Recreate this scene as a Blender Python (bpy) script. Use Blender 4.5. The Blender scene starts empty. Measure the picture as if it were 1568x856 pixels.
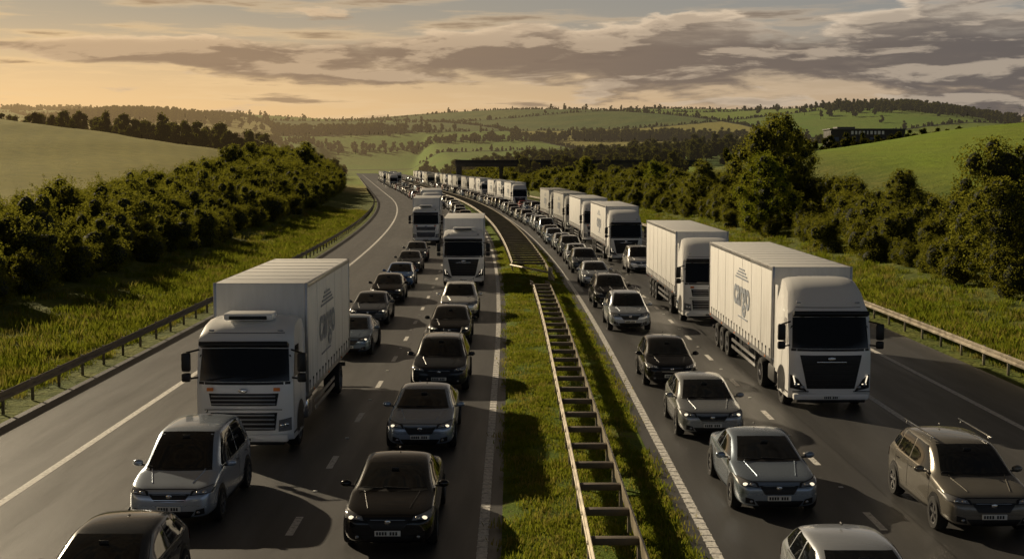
import bpy, bmesh, math, random
import numpy as np
from mathutils import Vector, Matrix
from mathutils.bvhtree import BVHTree
random.seed(7); rng=np.random.default_rng(7)
scene=bpy.context.scene
COL=scene.collection
def ss(a,b,x):
    t=np.clip((x-a)/(b-a),0,1); return t*t*(3-2*t)
def cl(Y):
    if Y<50: return 0.0
    if Y<300: return -(Y-50)**2/4000.0
    return -15.625-0.125*(Y-300)
vcl=np.vectorize(cl)
# ------------------------------------------------------------ node helpers
class NT:
    def __init__(s,nt): s.nt=nt; s.N=nt.nodes; s.L=nt.links
    def n(s,t,**k):
        nd=s.N.new(t)
        for a,b in k.items(): setattr(nd,a,b)
        return nd
    def put(s,sock,v):
        if isinstance(v,bpy.types.NodeSocket): s.L.new(v,sock)
        elif v is not None: sock.default_value=v
    def m(s,op,a,b=None,c=None,clamp=False):
        nd=s.n('ShaderNodeMath',operation=op,use_clamp=clamp)
        s.put(nd.inputs[0],a); s.put(nd.inputs[1],b)
        if c is not None: s.put(nd.inputs[2],c)
        return nd.outputs[0]
    def mix(s,f,a,b,mode='MIX'):
        nd=s.n('ShaderNodeMix',data_type='RGBA',blend_type=mode)
        s.put(nd.inputs[0],f)
        s.put(nd.inputs[6],a if isinstance(a,bpy.types.NodeSocket) else (*a,1))
        s.put(nd.inputs[7],b if isinstance(b,bpy.types.NodeSocket) else (*b,1))
        return nd.outputs[2]
    def noise(s,vec,scale,detail=4,rough=.5,dist=0.0):
        nd=s.n('ShaderNodeTexNoise'); s.put(nd.inputs['Vector'],vec)
        nd.inputs['Scale'].default_value=scale; nd.inputs['Detail'].default_value=detail
        nd.inputs['Roughness'].default_value=rough; nd.inputs['Distortion'].default_value=dist
        return nd.outputs['Fac']
    def mr(s,v,a,b,c=0,d=1,smooth=False):
        nd=s.n('ShaderNodeMapRange'); s.put(nd.inputs[0],v)
        if smooth: nd.interpolation_type='SMOOTHSTEP'
        for i,x in zip((1,2,3,4),(a,b,c,d)): s.put(nd.inputs[i],x)
        return nd.outputs[0]
    def xyz(s,v):
        nd=s.n('ShaderNodeSeparateXYZ'); s.put(nd.inputs[0],v); return nd.outputs
    def comb(s,x,y,z):
        nd=s.n('ShaderNodeCombineXYZ')
        for i,v in enumerate((x,y,z)): s.put(nd.inputs[i],v)
        return nd.outputs[0]
    def bump(s,h,strength=.3,dist=.05):
        nd=s.n('ShaderNodeBump'); s.put(nd.inputs['Height'],h)
        nd.inputs['Strength'].default_value=strength; nd.inputs['Distance'].default_value=dist
        return nd.outputs[0]
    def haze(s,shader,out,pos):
        """misty glow painted as emission into the far landscape, by world position"""
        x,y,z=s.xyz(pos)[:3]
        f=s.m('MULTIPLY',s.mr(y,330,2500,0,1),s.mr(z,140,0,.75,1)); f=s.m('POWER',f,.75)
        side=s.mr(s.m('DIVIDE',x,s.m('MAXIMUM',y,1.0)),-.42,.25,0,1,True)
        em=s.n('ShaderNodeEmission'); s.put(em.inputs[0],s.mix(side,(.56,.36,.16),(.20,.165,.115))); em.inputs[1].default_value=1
        mx=s.n('ShaderNodeMixShader'); s.put(mx.inputs[0],s.m('MULTIPLY',f,s.mr(side,0,1,.70,.34))); s.L.new(shader,mx.inputs[1]); s.L.new(em.outputs[0],mx.inputs[2])  # blends the painted mist glow over the surface shader
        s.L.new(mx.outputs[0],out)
def newmat(name):
    m=bpy.data.materials.new(name); m.use_nodes=True
    t=NT(m.node_tree); b=m.node_tree.nodes['Principled BSDF']
    return m,t,b
MATS={}
def simple(name,col,rough=.5,metal=0,emit=None,es=1,coat=0,var=.12,scale=3.0,spec=.5):
    m,t,b=newmat(name)
    tc=t.n('ShaderNodeTexCoord').outputs['Object']
    f=t.noise(tc,scale,3,.6)
    c=t.mix(t.mr(f,.3,.7),tuple(x*(1-var) for x in col),tuple(min(1,x*(1+var)) for x in col))
    t.put(b.inputs['Base Color'],c); b.inputs['Metallic'].default_value=metal
    b.inputs['Specular IOR Level'].default_value=spec
    t.put(b.inputs['Roughness'],t.mr(f,.3,.7,max(0,rough*.85),min(1,rough*1.15)))
    if coat: b.inputs['Coat Weight'].default_value=coat; b.inputs['Coat Roughness'].default_value=.06
    if emit: b.inputs['Emission Color'].default_value=(*emit,1); b.inputs['Emission Strength'].default_value=es
    MATS[name]=m; return m
for pn,met in (('paint',.65),('cab_paint',.0)):
    m,t,b=newmat(pn); oi=t.n('ShaderNodeObjectInfo'); tc=t.n('ShaderNodeTexCoord').outputs['Object']
    z=t.xyz(tc)[2]; dirt=t.m('MULTIPLY',t.mr(z,.12,.55,.45,0),t.mr(t.noise(tc,5,3,.7),.3,.7,.1,.6))
    t.put(b.inputs['Base Color'],t.mix(dirt,oi.outputs['Color'],(.035,.033,.030)))
    lum=t.xyz(oi.outputs['Color'])[1]
    t.put(b.inputs['Metallic'],t.mr(lum,.03,.25,0,met)); b.inputs['Specular IOR Level'].default_value=.15 if met else .4
    t.put(b.inputs['Roughness'],t.mr(dirt,0,.5,.26 if met else .33,.6))
    b.inputs['Coat Weight'].default_value=.75 if met else .5; b.inputs['Coat Roughness'].default_value=.015; MATS[pn]=m
m,t,b=newmat('trailer_skin'); oi=t.n('ShaderNodeObjectInfo'); tc=t.n('ShaderNodeTexCoord').outputs['Object']
x,y,z=t.xyz(tc)[:3]
st=t.noise(t.comb(t.m('MULTIPLY',x,3.0),t.m('MULTIPLY',y,3.0),t.m('MULTIPLY',z,.4)),1.5,4,.65)
dirt=t.m('MULTIPLY',t.mr(st,.38,.78,0,.45),t.mr(z,1.2,3.8,1,.35))
t.put(b.inputs['Base Color'],t.mix(dirt,t.mix(.10,oi.outputs['Color'],(.55,.50,.40)),(.22,.20,.16)))
b.inputs['Roughness'].default_value=.42
wv=t.noise(t.comb(0.0,t.m('MULTIPLY',y,2.2),t.m('MULTIPLY',z,.35)),1.0,3,.5)
t.put(b.inputs['Normal'],t.bump(wv,.35,.08)); MATS['trailer_skin']=m
simple('glass',(.006,.007,.008),.03,0,var=.1,spec=.5)
simple('black_trim',(.009,.009,.010),.45,spec=.4)
simple('rubber',(.012,.012,.012),.85)
simple('rim',(.34,.34,.35),.32,.8)
simple('chrome',(.65,.65,.65),.15,1)
simple('lamp_glass',(.30,.31,.33),.08,.5,coat=1)
simple('lamp_lit',(.9,.85,.7),.3,0,emit=(1,.86,.62),es=1.1)
simple('plate',(.72,.72,.68),.5)
simple('plate_ink',(.02,.02,.02),.6)
simple('tail',(.35,.01,.01),.2,coat=1)
simple('orange_mark',(.75,.22,.03),.5)
simple('chassis',(.025,.025,.027),.7)
simple('logo_ink',(.22,.25,.30),.6)
simple('galv',(.30,.26,.20),.45,.35,var=.35,scale=1.5)
simple('galv_dark',(.12,.10,.08),.6,.2,var=.35,scale=1.5)  # darker galv; on the left barrier it paints in backlit shade
simple('concrete',(.09,.08,.07),.85,var=.2,scale=.6)
simple('building_wall',(.05,.046,.042),.8,scale=.2)
simple('building_roof',(.10,.095,.09),.6,scale=.2)
simple('sign_white',(.75,.75,.72),.6)
simple('bark',(.06,.045,.03),.9,var=.3)
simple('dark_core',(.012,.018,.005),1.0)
# ------------------------------------------------------------ mesh builder
class MB:
    def __init__(s): s.v=[];s.f=[];s.m=[]
    def add(s,vs,fs,mat):
        o=len(s.v); s.v+= [tuple(p) for p in vs]
        for f in fs: s.f.append(tuple(i+o for i in f)); s.m.append(mat)
    def bm(s,bm,mat,mtx=None):
        if mtx is not None: bmesh.ops.transform(bm,matrix=mtx,verts=bm.verts)
        bm.verts.index_update()
        s.add([v.co.copy() for v in bm.verts],[[v.index for v in f.verts] for f in bm.faces],mat); bm.free()
    def box(s,c,d,mat,bev=0.0,rot=None,seg=2):
        bm=bmesh.new(); bmesh.ops.create_cube(bm,size=1)
        bmesh.ops.scale(bm,vec=d,verts=bm.verts)
        if bev>0: bmesh.ops.bevel(bm,geom=bm.edges[:],offset=bev,segments=seg,affect='EDGES',profile=.5)
        M=Matrix.Translation(c)
        if rot is not None: M=M@rot
        s.bm(bm,mat,M)
    def ell(s,c,r,mat,rot=None,u=14,v=8):
        bm=bmesh.new(); bmesh.ops.create_uvsphere(bm,u_segments=u,v_segments=v,radius=1)
        M=Matrix.Translation(c)
        if rot is not None: M=M@rot
        M=M@Matrix.Diagonal((*r,1)); s.bm(bm,mat,M)
    def tube(s,p0,p1,r0,r1,mat,n=8):
        p0=Vector(p0);p1=Vector(p1); d=(p1-p0).normalized()
        a=d.orthogonal().normalized(); b=d.cross(a); vs=[]
        for p,r in((p0,r0),(p1,r1)):
            for i in range(n):
                t=2*math.pi*i/n; vs.append(p+a*math.cos(t)*r+b*math.sin(t)*r)
        s.add(vs,[(i,(i+1)%n,n+(i+1)%n,n+i) for i in range(n)]+[tuple(range(n))[::-1],tuple(range(n,2*n))],mat)
    def lathe(s,c,prof,side,mat,n=24):
        vs=[]
        for (x,r) in prof:
            for i in range(n):
                t=2*math.pi*i/n; vs.append((c[0]+side*x,c[1]+r*math.cos(t),c[2]+r*math.sin(t)))
        fs=[]
        for k in range(len(prof)-1):
            for i in range(n):
                j=(i+1)%n; fs.append((k*n+i,k*n+j,(k+1)*n+j,(k+1)*n+i))
        s.add(vs,fs,mat)
    def wheel(s,c,r,w,side,truck=False):
        h=w/2
        s.lathe(c,[(-h,r*.55),(-h,r*.93),(-h*.7,r),(h*.7,r),(h,r*.93),(h,r*.66)],side,'rubber')
        s.lathe(c,[(h*.98,r*.67),(h*.75,r*.62),(h*.45,r*.56),(h*.3,r*.2),(h*.6,r*.12),(h*.62,.001)],side,'black_trim' if not truck else 'rim')
        k=5
        if not truck:
            for i in range(k*2):
                a=2*math.pi*(i//2)/k+(0.13 if i%2 else -.13)
                R=Matrix.Rotation(a,4,'X')
                s.box((c[0]+side*h*.72,c[1]-math.sin(a)*r*.36,c[2]+math.cos(a)*r*.36),(h*.25,r*.09,r*.56),'rim',rot=R)
        s.lathe(c,[(h*.7,r*.68),(h*.95,r*.66),(h*.95,r*.6),(h*.7,r*.6)],side,'rim')
    def mesh(s,name,angle=35):
        me=bpy.data.meshes.new(name); me.from_pydata(s.v,[],s.f)
        names=list(dict.fromkeys(s.m)); idx={n:i for i,n in enumerate(names)}
        for n in names: me.materials.append(MATS[n])
        me.polygons.foreach_set('material_index',[idx[x] for x in s.m])
        me.polygons.foreach_set('use_smooth',[True]*len(s.f)); me.update()
        try: me.set_sharp_from_angle(angle=math.radians(angle))
        except Exception as e: print(e)
        return me
def obj(name,me,loc=(0,0,0),rz=0,parent=None,color=None,scale=1):
    o=bpy.data.objects.new(name,me); o.location=loc; o.rotation_euler=(0,0,rz)
    o.scale=(scale,)*3 if not isinstance(scale,tuple) else scale
    if color: o.color=(*color,1)
    if parent: o.parent=parent
    COL.objects.link(o); return o
def patch(mb,bvh,c4,nu,nv,mat,axis='F',off=.008,bow=0.0):
    """c4: bl,br,tr,tl in 2D projected on the body"""
    vs=[];ok=[]
    for j in range(nv+1):
        v=j/nv
        for i in range(nu+1):
            u=i/nu
            a=c4[0][0]*(1-u)+c4[1][0]*u; b0=c4[0][1]*(1-u)+c4[1][1]*u
            a2=c4[3][0]*(1-u)+c4[2][0]*u; b1=c4[3][1]*(1-u)+c4[2][1]*u
            p=a*(1-v)+a2*v; q=b0*(1-v)+b1*v + bow*4*u*(1-u)*(1 if v>.5 else v*2)
            if axis=='F': o=Vector((p,-3,q)); d=Vector((0,1,0))
            elif axis=='B': o=Vector((p,30,q)); d=Vector((0,-1,0))
            elif axis=='R': o=Vector((5,p,q)); d=Vector((-1,0,0))
            else: o=Vector((-5,p,q)); d=Vector((1,0,0))
            h=bvh.ray_cast(o,d)
            if h[0] is None: ok.append(False); vs.append(o)
            else:
                n=h[1]
                if n.dot(d)>0: n=-n
                ok.append(True); vs.append(h[0]+n*off)
    fs=[]
    for j in range(nv):
        for i in range(nu):
            q=[j*(nu+1)+i,j*(nu+1)+i+1,(j+1)*(nu+1)+i+1,(j+1)*(nu+1)+i]
            if all(ok[k] for k in q): fs.append(q if axis in'FR' else q[::-1])
    mb.add(vs,fs,mat)
def disc(mb,bvh,cy,cz,r,mat,side,off=.006,n=24):
    vs=[];ok=[]
    for k in range(0,5):
        for i in range(n):
            a=2*math.pi*i/n; p=cy+r*k/4*math.cos(a); q=cz+r*k/4*math.sin(a)
            d=Vector((-side,0,0)); h=bvh.ray_cast(Vector((side*5,p,q)),d)
            if h[0] is None or side*h[0].x<.6: ok.append(False); vs.append((0,0,0))
            else: ok.append(True); vs.append(h[0]+Vector((side*off,0,0)))
    fs=[]
    for k in range(4):
        for i in range(n):
            j=(i+1)%n; q=(k*n+i,k*n+j,(k+1)*n+j,(k+1)*n+i)
            if all(ok[x] for x in q): fs.append(q)
    mb.add(vs,fs,mat)
def subdiv(vs,fs,lv):
    me=bpy.data.meshes.new('t'); me.from_pydata(vs,[],fs); o=bpy.data.objects.new('t',me); COL.objects.link(o)
    md=o.modifiers.new('s','SUBSURF'); md.levels=lv; md.render_levels=lv
    dg=bpy.context.evaluated_depsgraph_get(); me2=bpy.data.meshes.new_from_object(o.evaluated_get(dg))
    V=[v.co.copy() for v in me2.vertices]; F=[tuple(p.vertices) for p in me2.polygons]
    bpy.data.objects.remove(o); bpy.data.meshes.remove(me); bpy.data.meshes.remove(me2); return V,F
# ------------------------------------------------------------ cars
def make_car(name,L=4.3,W=.9,H=1.45,cowl=1.15,rf=1.95,rr=3.3,rend=3.95,hood=.95,belt=.9,deck=None,g=0.2,rails=False,lit=True,style=0):
    def sec(y,w,zb,zm,zbelt,top,cab=False,roof=None,cow=False,dy=0):
        P=[(0,zb),(.8*w,zb),(.98*w,zb+.12*(top-zb)/.7),(w,zm),(.975*w,zbelt)]
        if cab: P+=[(.925*w,zbelt+.05),(.76*w,roof-.10),(.66*w,roof-.03),(0,roof)]
        elif cow: P+=[(.92*w,top-.03),(.84*w,top-.01),(.74*w,top),(0,top+.01)]
        else: P+=[(.9*w,top-.035),(.74*w,top-.005),(.45*w,top-.012),(0,top)]
        yy=[y]*9; yy[8]=y-dy; yy[7]=y-dy*.6; yy[6]=y-dy*.2
        return [(p[0],yy[i],p[1]) for i,p in enumerate(P)]
    h=hood
    S=[sec(0,W*.60,g+.12,.45,.52,.58),
       sec(.03,W*.82,g+.03,.46,h*.66,h*.72),
       sec(.15,W*.95,g-.01,.48,h*.76,h*.83),
       sec(.45,W*1.0,g,.5,h*.84,h*.91),
       sec(cowl-.25,W,g,.52,belt-.06,h*.985,dy=.02),
       sec(cowl,W,g,.55,belt,h+.015,cow=True,dy=.13),
       sec(rf,W*1.0,g,.56,belt+.01,0,True,H-.06,dy=.14),
       sec(rf+.3,W*1.0,g,.56,belt+.015,0,True,H-.015,dy=.05),
       sec((rf+rr)/2+.2,W,g,.56,belt+.02,0,True,H),
       sec(rr,W,g,.56,belt+.03,0,True,H-.03)]
    if deck:
        S+=[sec(rend,W*.99,g,.58,belt+.03,deck,cow=True,dy=-.1),sec(L-.3,W*.96,g,.58,belt+.01,deck-.0),
            sec(L-.08,W*.9,g+.03,.58,belt-.04,deck-.05),sec(L,W*.7,g+.12,.58,.75,.82)]
    else:
        S+=[sec(rend,W*.97,g,.58,belt+.05,0,True,H-.13,dy=-.06),sec(L-.14,W*.93,g+.02,.6,belt,belt+.1,dy=-.03),
            sec(L-.03,W*.85,g+.05,.6,belt-.1,belt-.02),sec(L,W*.65,g+.14,.58,.7,.75)]
    vs=[];rows=[]
    for P in S:
        r=[]
        for p in P: r.append(len(vs)); vs.append(p)
        for p in P[7:0:-1]: r.append(len(vs)); vs.append((-p[0],p[1],p[2]))
        rows.append(r)
    fs=[];n=16
    for a,b in zip(rows[:-1],rows[1:]):
        for i in range(n):
            j=(i+1)%n; fs.append((a[i],b[i],b[j],a[j]))
    for r,fl in((rows[0],False),(rows[-1],True)):
        for i in range(8):
            a=i; b=i+1; c=(16-i-1)%16; d=(16-i)%16
            q=[r[a],r[b],r[c],r[d]]; q=list(dict.fromkeys(q))
            if len(q)>2: fs.append(tuple(q[::-1] if fl else q))
    V,F=subdiv(vs,fs,2)
    bvh=BVHTree.FromPolygons(V,F)
    mb=MB(); mb.add(V,F,'paint')
    patch(mb,bvh,((-.76*W,h+.055),(.76*W,h+.055),(.61*W,H-.10),(-.61*W,H-.10)),14,7,'glass',bow=.02)
    patch(mb,bvh,((-.78*W,h+.02),(.78*W,h+.02),(.76*W,h+.057),(-.76*W,h+.057)),14,1,'black_trim',off=.005)
    rw0=(deck or belt+.06)+.07
    patch(mb,bvh,((-.66*W,rw0),(.66*W,rw0),(.58*W,H-.18),(-.58*W,H-.18)),12,5,'glass','B')
    mid=(rf+rr)/2+.02
    for s,ax in((1,'R'),(-1,'L')):
        b0=belt+.07; t=H-.125
        patch(mb,bvh,((cowl+.28,b0),(mid-.04,b0+.01),(mid-.04,t),(rf+.12,t-.02)),8,5,'glass',ax)
        patch(mb,bvh,((mid+.04,b0+.01),(rr+.05,b0+.03),(rr-.05,t),(mid+.04,t)),6,5,'glass',ax)
        patch(mb,bvh,((cowl+.2,b0-.035),(rr+.1,b0-.005),(rr+.1,b0+.012),(cowl+.24,b0-.012)),14,1,'chrome' if style else 'black_trim',ax,off=.012)
        if not deck: patch(mb,bvh,((rr+.12,b0+.04),(rend-.08,b0+.09),(rend-.22,t-.05),(rr+.03,t)),4,4,'glass',ax)
        for yy in(cowl+.12,mid,rr+.08): patch(mb,bvh,((yy-.008,g+.16),(yy+.008,g+.16),(yy+.008,b0-.03),(yy-.008,b0-.03)),1,8,'black_trim',ax,off=.003)
        for yy in(mid-.28,rr-.22): patch(mb,bvh,((yy,belt-.09),(yy+.18,belt-.09),(yy+.18,belt-.06),(yy,belt-.06)),2,1,'chrome' if style else 'black_trim',ax,off=.02)
        patch(mb,bvh,((.9,g+.03),(L-.8,g+.03),(L-.8,g+.10),(.9,g+.10)),10,1,'black_trim',ax,off=.012)
        for wy in(.86,L-.82):
            disc(mb,bvh,wy,.36,.42,'black_trim',s)
            mb.wheel((s*(W-.095),wy,.345),.345,.24,s)
        mb.ell((s*(W+.10),cowl+.42,belt+.10),(.115,.07,.075),'paint')
        mb.box((s*(W-.01),cowl+.43,belt+.05),(.16,.05,.035),'black_trim',.01)
        hz=h*.73
        A=((.46,-.05),(.93,-.01),(.98,.13),(.50,.035)); B=((.52,-.035),(.90,.0),(.95,.112),(.56,.028))
        for Q,mt,of in((A,'black_trim',.010),(B,'lamp_glass',.016)):
            q=[(s*a_*W,hz+b_) for a_,b_ in Q]
            if s<0: q=[q[1],q[0],q[3],q[2]]
            patch(mb,bvh,q,8,4,mt,off=of)
        for q,(lx,rr_) in enumerate(((.64,.040),(.79,.048))):
            hh=bvh.ray_cast(Vector((s*lx*W,-3,hz+.015)),Vector((0,1,0)))
            if hh[0]: mb.ell(hh[0]+Vector((0,-.012,0)),(rr_*1.15,.035,rr_*.75),'lamp_lit' if (lit and q==1) else 'chrome')
        patch(mb,bvh,((s*.66*W-.09,g+.08),(s*.66*W+.12,g+.12),(s*.66*W+.12,g+.24),(s*.66*W-.05,g+.20)) if s>0 else ((s*.66*W-.12,g+.12),(s*.66*W+.09,g+.08),(s*.66*W+.05,g+.20),(s*.66*W-.12,g+.24)),4,2,'black_trim',off=.008)
        hh=bvh.ray_cast(Vector((s*.66*W,-3,g+.15)),Vector((0,1,0)))
        if hh[0]: mb.ell(hh[0]+Vector((0,-.008,0)),(.038,.02,.032),'lamp_glass')
        patch(mb,bvh,((s*.80*W-.11,belt-.22),(s*.80*W+.10,belt-.22),(s*.80*W+.09,belt-.04),(s*.80*W-.09,belt-.04)),3,3,'tail','B',off=.012)
        cr=[bvh.ray_cast(Vector((s*(.46+.16*k/6)*W,.34+(cowl-.42)*k/6,4)),Vector((0,0,-1)))[0] for k in range(7)]
        for a_,b_ in zip(cr[:-1],cr[1:]):
            if a_ and b_: mb.tube(a_-Vector((0,0,.0)),b_-Vector((0,0,.0)),.013,.013,'paint',6)
    patch(mb,bvh,((-.60*W,h*.785),(.60*W,h*.785),(.60*W,h*.797),(-.60*W,h*.797)),14,1,'black_trim',off=.003,bow=.0)
    gz=h*.67
    gw=.42*W
    big=.045 if style else .01
    patch(mb,bvh,((-gw*.8,gz-.09-big),(gw*.8,gz-.09-big),(gw*1.12,gz+.045),(-gw*1.12,gz+.045)),12,3,'black_trim',off=.010)
    for k in ((0,3) if style==0 else (3,)):
        zz=gz-.075+k*.035
        patch(mb,bvh,((-gw*.9,zz-.005),(gw*.9,zz-.005),(gw*.9,zz+.005),(-gw*.9,zz+.005)),10,1,'chrome',off=.016)
    patch(mb,bvh,((-.46*W,g+.04),(.46*W,g+.04),(.58*W,g+.17),(-.58*W,g+.17)),12,3,'black_trim',off=.010)
    patch(mb,bvh,((-.80*W,g-.0),(.80*W,g-.0),(.82*W,g+.045),(-.82*W,g+.045)),14,1,'black_trim',off=.012)
    hh=bvh.ray_cast(Vector((0,-3,gz)),Vector((0,1,0)))[0]
    mb.ell(hh+Vector((0,-.02,0)),(.06,.015,.05),'chrome')
    pz=g+.225; hh=bvh.ray_cast(Vector((0,-3,pz)),Vector((0,1,0)))[0]
    mb.box((0,hh.y-.02,pz),(.50,.03,.105),'plate',.005)
    for k,xx in enumerate((-.2,-.145,-.09,-.035,.06,.115,.17)): mb.box((xx,hh.y-.037,pz),(.036,.006,.065),'plate_ink')
    mb.box((0,L-.01,.6),(.52,.05,.115),'plate',.005)
    for x0 in(-.45,.08): mb.box((x0,cowl-.02,h+.075),(.5,.02,.015),'black_trim',rot=Matrix.Rotation(.05,4,'Y'))
    hh=bvh.ray_cast(Vector((0,-3,H-.17)),Vector((0,1,0)))[0]
    mb.box(hh+Vector((0,-.012,.03)),(.16,.01,.06),'black_trim',.003)
    mb.ell((0,rr-.1,H+.03),(.02,.07,.03),'black_trim')
    mb.box((0,L/2,g+.02),(W*1.5,L*.8,.06),'black_trim')
    if rails:
        for s in(1,-1):
            mb.box((s*.66*W,(rf+rr)/2+.25,H+.045),(.035,rr-rf+.4,.03),'chrome',.01)
            for yy in(rf+.25,rr+.3): mb.box((s*.66*W,yy,H+.01),(.03,.08,.07),'chrome',.01)
    return mb.mesh(name,40)
CARS={
 'hatch':make_car('hatchback_mesh',L=4.2,H=1.45,cowl=1.12,rf=2.0,rr=3.25,rend=3.85),
 'sedan':make_car('saloon_mesh',L=4.6,H=1.41,cowl=1.22,rf=2.15,rr=3.15,rend=3.85,deck=1.0,style=1),
 'suv':make_car('suv_mesh',L=4.55,W=.94,H=1.64,cowl=1.15,rf=1.9,rr=3.6,rend=4.2,hood=1.05,belt=1.0,g=.26,rails=True,style=1,lit=False),
 'mpv':make_car('mpv_mesh',L=4.4,W=.91,H=1.78,cowl=.95,rf=1.75,rr=3.6,rend=4.15,hood=1.04,belt=1.0,g=.22,lit=False),
 'hatch2':make_car('hatchback_b_mesh',L=4.0,W=.88,H=1.5,cowl=1.0,rf=1.8,rr=3.1,rend=3.65,hood=.97,lit=False),
}
# ------------------------------------------------------------ lorries
def make_lorry(name,total=16.0,box0=2.75,boxH=4.2,fair=True,style=0,logo=True,curtain=True):
    mb=MB(); W=1.25
    top=3.95 if fair else 3.45
    if fair: prof=[(.10,.38),(.02,.5),(0,.95),(.0,1.6),(.06,1.98),(.34,2.92),(.42,3.08),(.62,3.2),(1.05,3.62),(1.7,3.9),(2.1,top),(2.25,top),(2.28,3.0),(2.28,.9),(1.9,.9),(1.9,.38)]
    else: prof=[(.10,.38),(.02,.5),(0,.95),(.0,1.6),(.06,1.98),(.30,2.82),(.38,2.98),(.55,3.18),(1.0,3.36),(1.6,3.45),(2.05,top),(2.2,top-.05),(2.25,2.9),(2.28,.9),(1.9,.9),(1.9,.38)]
    xs=[-1,-.985,-.93,-.82,-.5,0,.5,.82,.93,.985,1]
    vs=[]
    for a in xs:
        for (y,z) in prof:
            ft=max(0,1-y/1.2); k=1-.13*max(0,min(1,(z-3.0)/.9))
            zz=z-(.10*abs(a)**6 if z>3.0 else 0)
            vs.append((a*W*k,y+.20*ft*abs(a)**5+.04*ft*a*a,zz))
    n=len(prof);fs=[]
    for i in range(len(xs)-1):
        for j in range(n):
            k=(j+1)%n; fs.append((i*n+j,(i+1)*n+j,(i+1)*n+k,i*n+k))
    fs.append(tuple(range(n))[::-1]); fs.append(tuple((len(xs)-1)*n+j for j in range(n)))
    bvh=BVHTree.FromPolygons([Vector(v) for v in vs],fs)
    mb.add(vs,fs,'cab_paint')
    wt=2.84 if fair else 2.74
    patch(mb,bvh,((-1.16,1.92),(1.16,1.92),(1.12,wt),(-1.12,wt)),16,8,'glass',off=.012,bow=.02)
    patch(mb,bvh,((-1.18,1.84),(1.18,1.84),(1.18,1.91),(-1.18,1.91)),12,1,'black_trim',off=.009)
    for x0 in(-.6,.3): mb.tube((x0-.35,.02,1.97),(x0+.35,.05,2.07),.012,.012,'black_trim',5)
    mb.box((0,.20,wt+.13),(2.3,.30,.12),'black_trim',.03,rot=Matrix.Rotation(-.35,4,'X'))
    patch(mb,bvh,((-1.0,3.12),(1.0,3.12),(1.0,3.135),(-1.0,3.135)),12,1,'black_trim',off=.006)
    for s in(-1,1):
        mb.box((s*.9,.62 if fair else .5,3.27 if fair else 3.2),(.14,.06,.05),'lamp_glass',.01)
    if style==0:
        patch(mb,bvh,((-.72,.70),(.72,.70),(.94,1.72),(-.94,1.72)),12,8,'black_trim',off=.012)
        for k in range(6): mb.box((0,-.025,.84+k*.145),(1.35+k*.06,.02,.025),'chassis',.005)
        mb.box((0,-.04,1.52),(.9,.02,.03),'chrome',.004)
        for s in(-1,1): mb.box((s*.93,-.005,.62),(.5,.05,.03),'black_trim',.01)
    else:
        patch(mb,bvh,((-.84,1.30),(.84,1.30),(.90,1.62),(-.90,1.62)),12,4,'black_trim',off=.012)
        for k in range(3): mb.box((0,-.03,1.36+k*.10),(1.66,.05,.035),'rim',.012)
        patch(mb,bvh,((-.80,.66),(.80,.66),(.86,1.12),(-.86,1.12)),12,4,'black_trim',off=.012)
        for k in range(4): mb.box((0,-.03,.72+k*.115),(1.60,.05,.04),'rim',.012)
        mb.box((0,-.02,1.21),(2.0,.02,.018),'black_trim')
        for s in(-1,1): mb.box((s*.86,.02,1.73),(.17,.03,.09),'orange_mark',.01)
    mb.ell((0,-.04,1.70 if style else 1.62),(.12,.02,.06),'chrome')
    mb.box((0,.05,.46),(2.3,.22,.2),'cab_paint',.06)
    mb.box((0,.08,.34),(2.1,.2,.12),'black_trim',.03)
    mb.box((0,-.075,.44),(.52,.02,.115),'plate',.004)
    for xx in(-.2,-.145,-.09,-.035,.06,.115,.17): mb.box((xx,-.088,.44),(.038,.006,.07),'plate_ink')
    for s in(-1,1):
        q=((s*.72,.62),(s*1.2,.70),(s*1.2,1.12),(s*.98,.98)) if style==0 else ((s*.88,.62),(s*1.2,.64),(s*1.2,.98),(s*.90,.92))
        if s<0: q=(q[1],q[0],q[3],q[2])
        patch(mb,bvh,q,6,4,'black_trim' if style==0 else 'lamp_glass',off=.014)
        for lx,lz in((.86,.74),(1.04,.82)) if style==0 else ((.97,.78),(1.08,.80)):
            h=bvh.ray_cast(Vector((s*lx,-3,lz)),Vector((0,1,0)))[0]
            mb.ell(h+Vector((0,-.015,0)),(.07,.03,.055),'lamp_glass' if style==0 else 'chrome')
        h=bvh.ray_cast(Vector((s*1.10,-3,.96)),Vector((0,1,0)))[0]
        if style==0:
            mb.box(h+Vector((0,-.03,0)),(.035,.03,.26),'lamp_lit',.005,rot=Matrix.Rotation(s*.25,4,'Y'))
            mb.box(h+Vector((-s*.1,-.05,-.13)),(.20,.03,.03),'lamp_lit',.005)
        ax='R' if s>0 else 'L'
        patch(mb,bvh,((.42,2.0),(1.35,1.95),(1.35,2.75),(.72,2.78)),4,4,'glass',ax,off=.01)
        for yy in(.36,1.45): patch(mb,bvh,((yy,.95),(yy+.02,.95),(yy+.02,2.9),(yy,2.9)),1,6,'black_trim',ax,off=.005)
        mb.tube((s*1.2,.35,2.72),(s*1.50,.16,2.66),.025,.025,'black_trim')
        mb.tube((s*1.2,.3,2.0),(s*1.50,.16,1.98),.025,.025,'black_trim')
        mb.box((s*1.50,.16,2.42),(.24,.14,.50),'black_trim',.05)
        mb.box((s*1.50,.16,2.02),(.24,.14,.24),'black_trim',.05)
        disc(mb,bvh,1.38,.62,.62,'black_trim',s,off=.01)
        mb.wheel((s*1.08,1.38,.5),.5,.32,s,True)
        mb.box((s*1.2,.55,.55),(.12,.5,.05),'black_trim',.01)
        if fair: mb.box((s*1.19,2.5,2.3),(.05,.45,2.7),'cab_paint',.02)
        mb.box((s*1.0,3.0 if total>14 else 3.2,.72),(.5,1.0,.55),'chrome' if style else 'chassis',.08)
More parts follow.
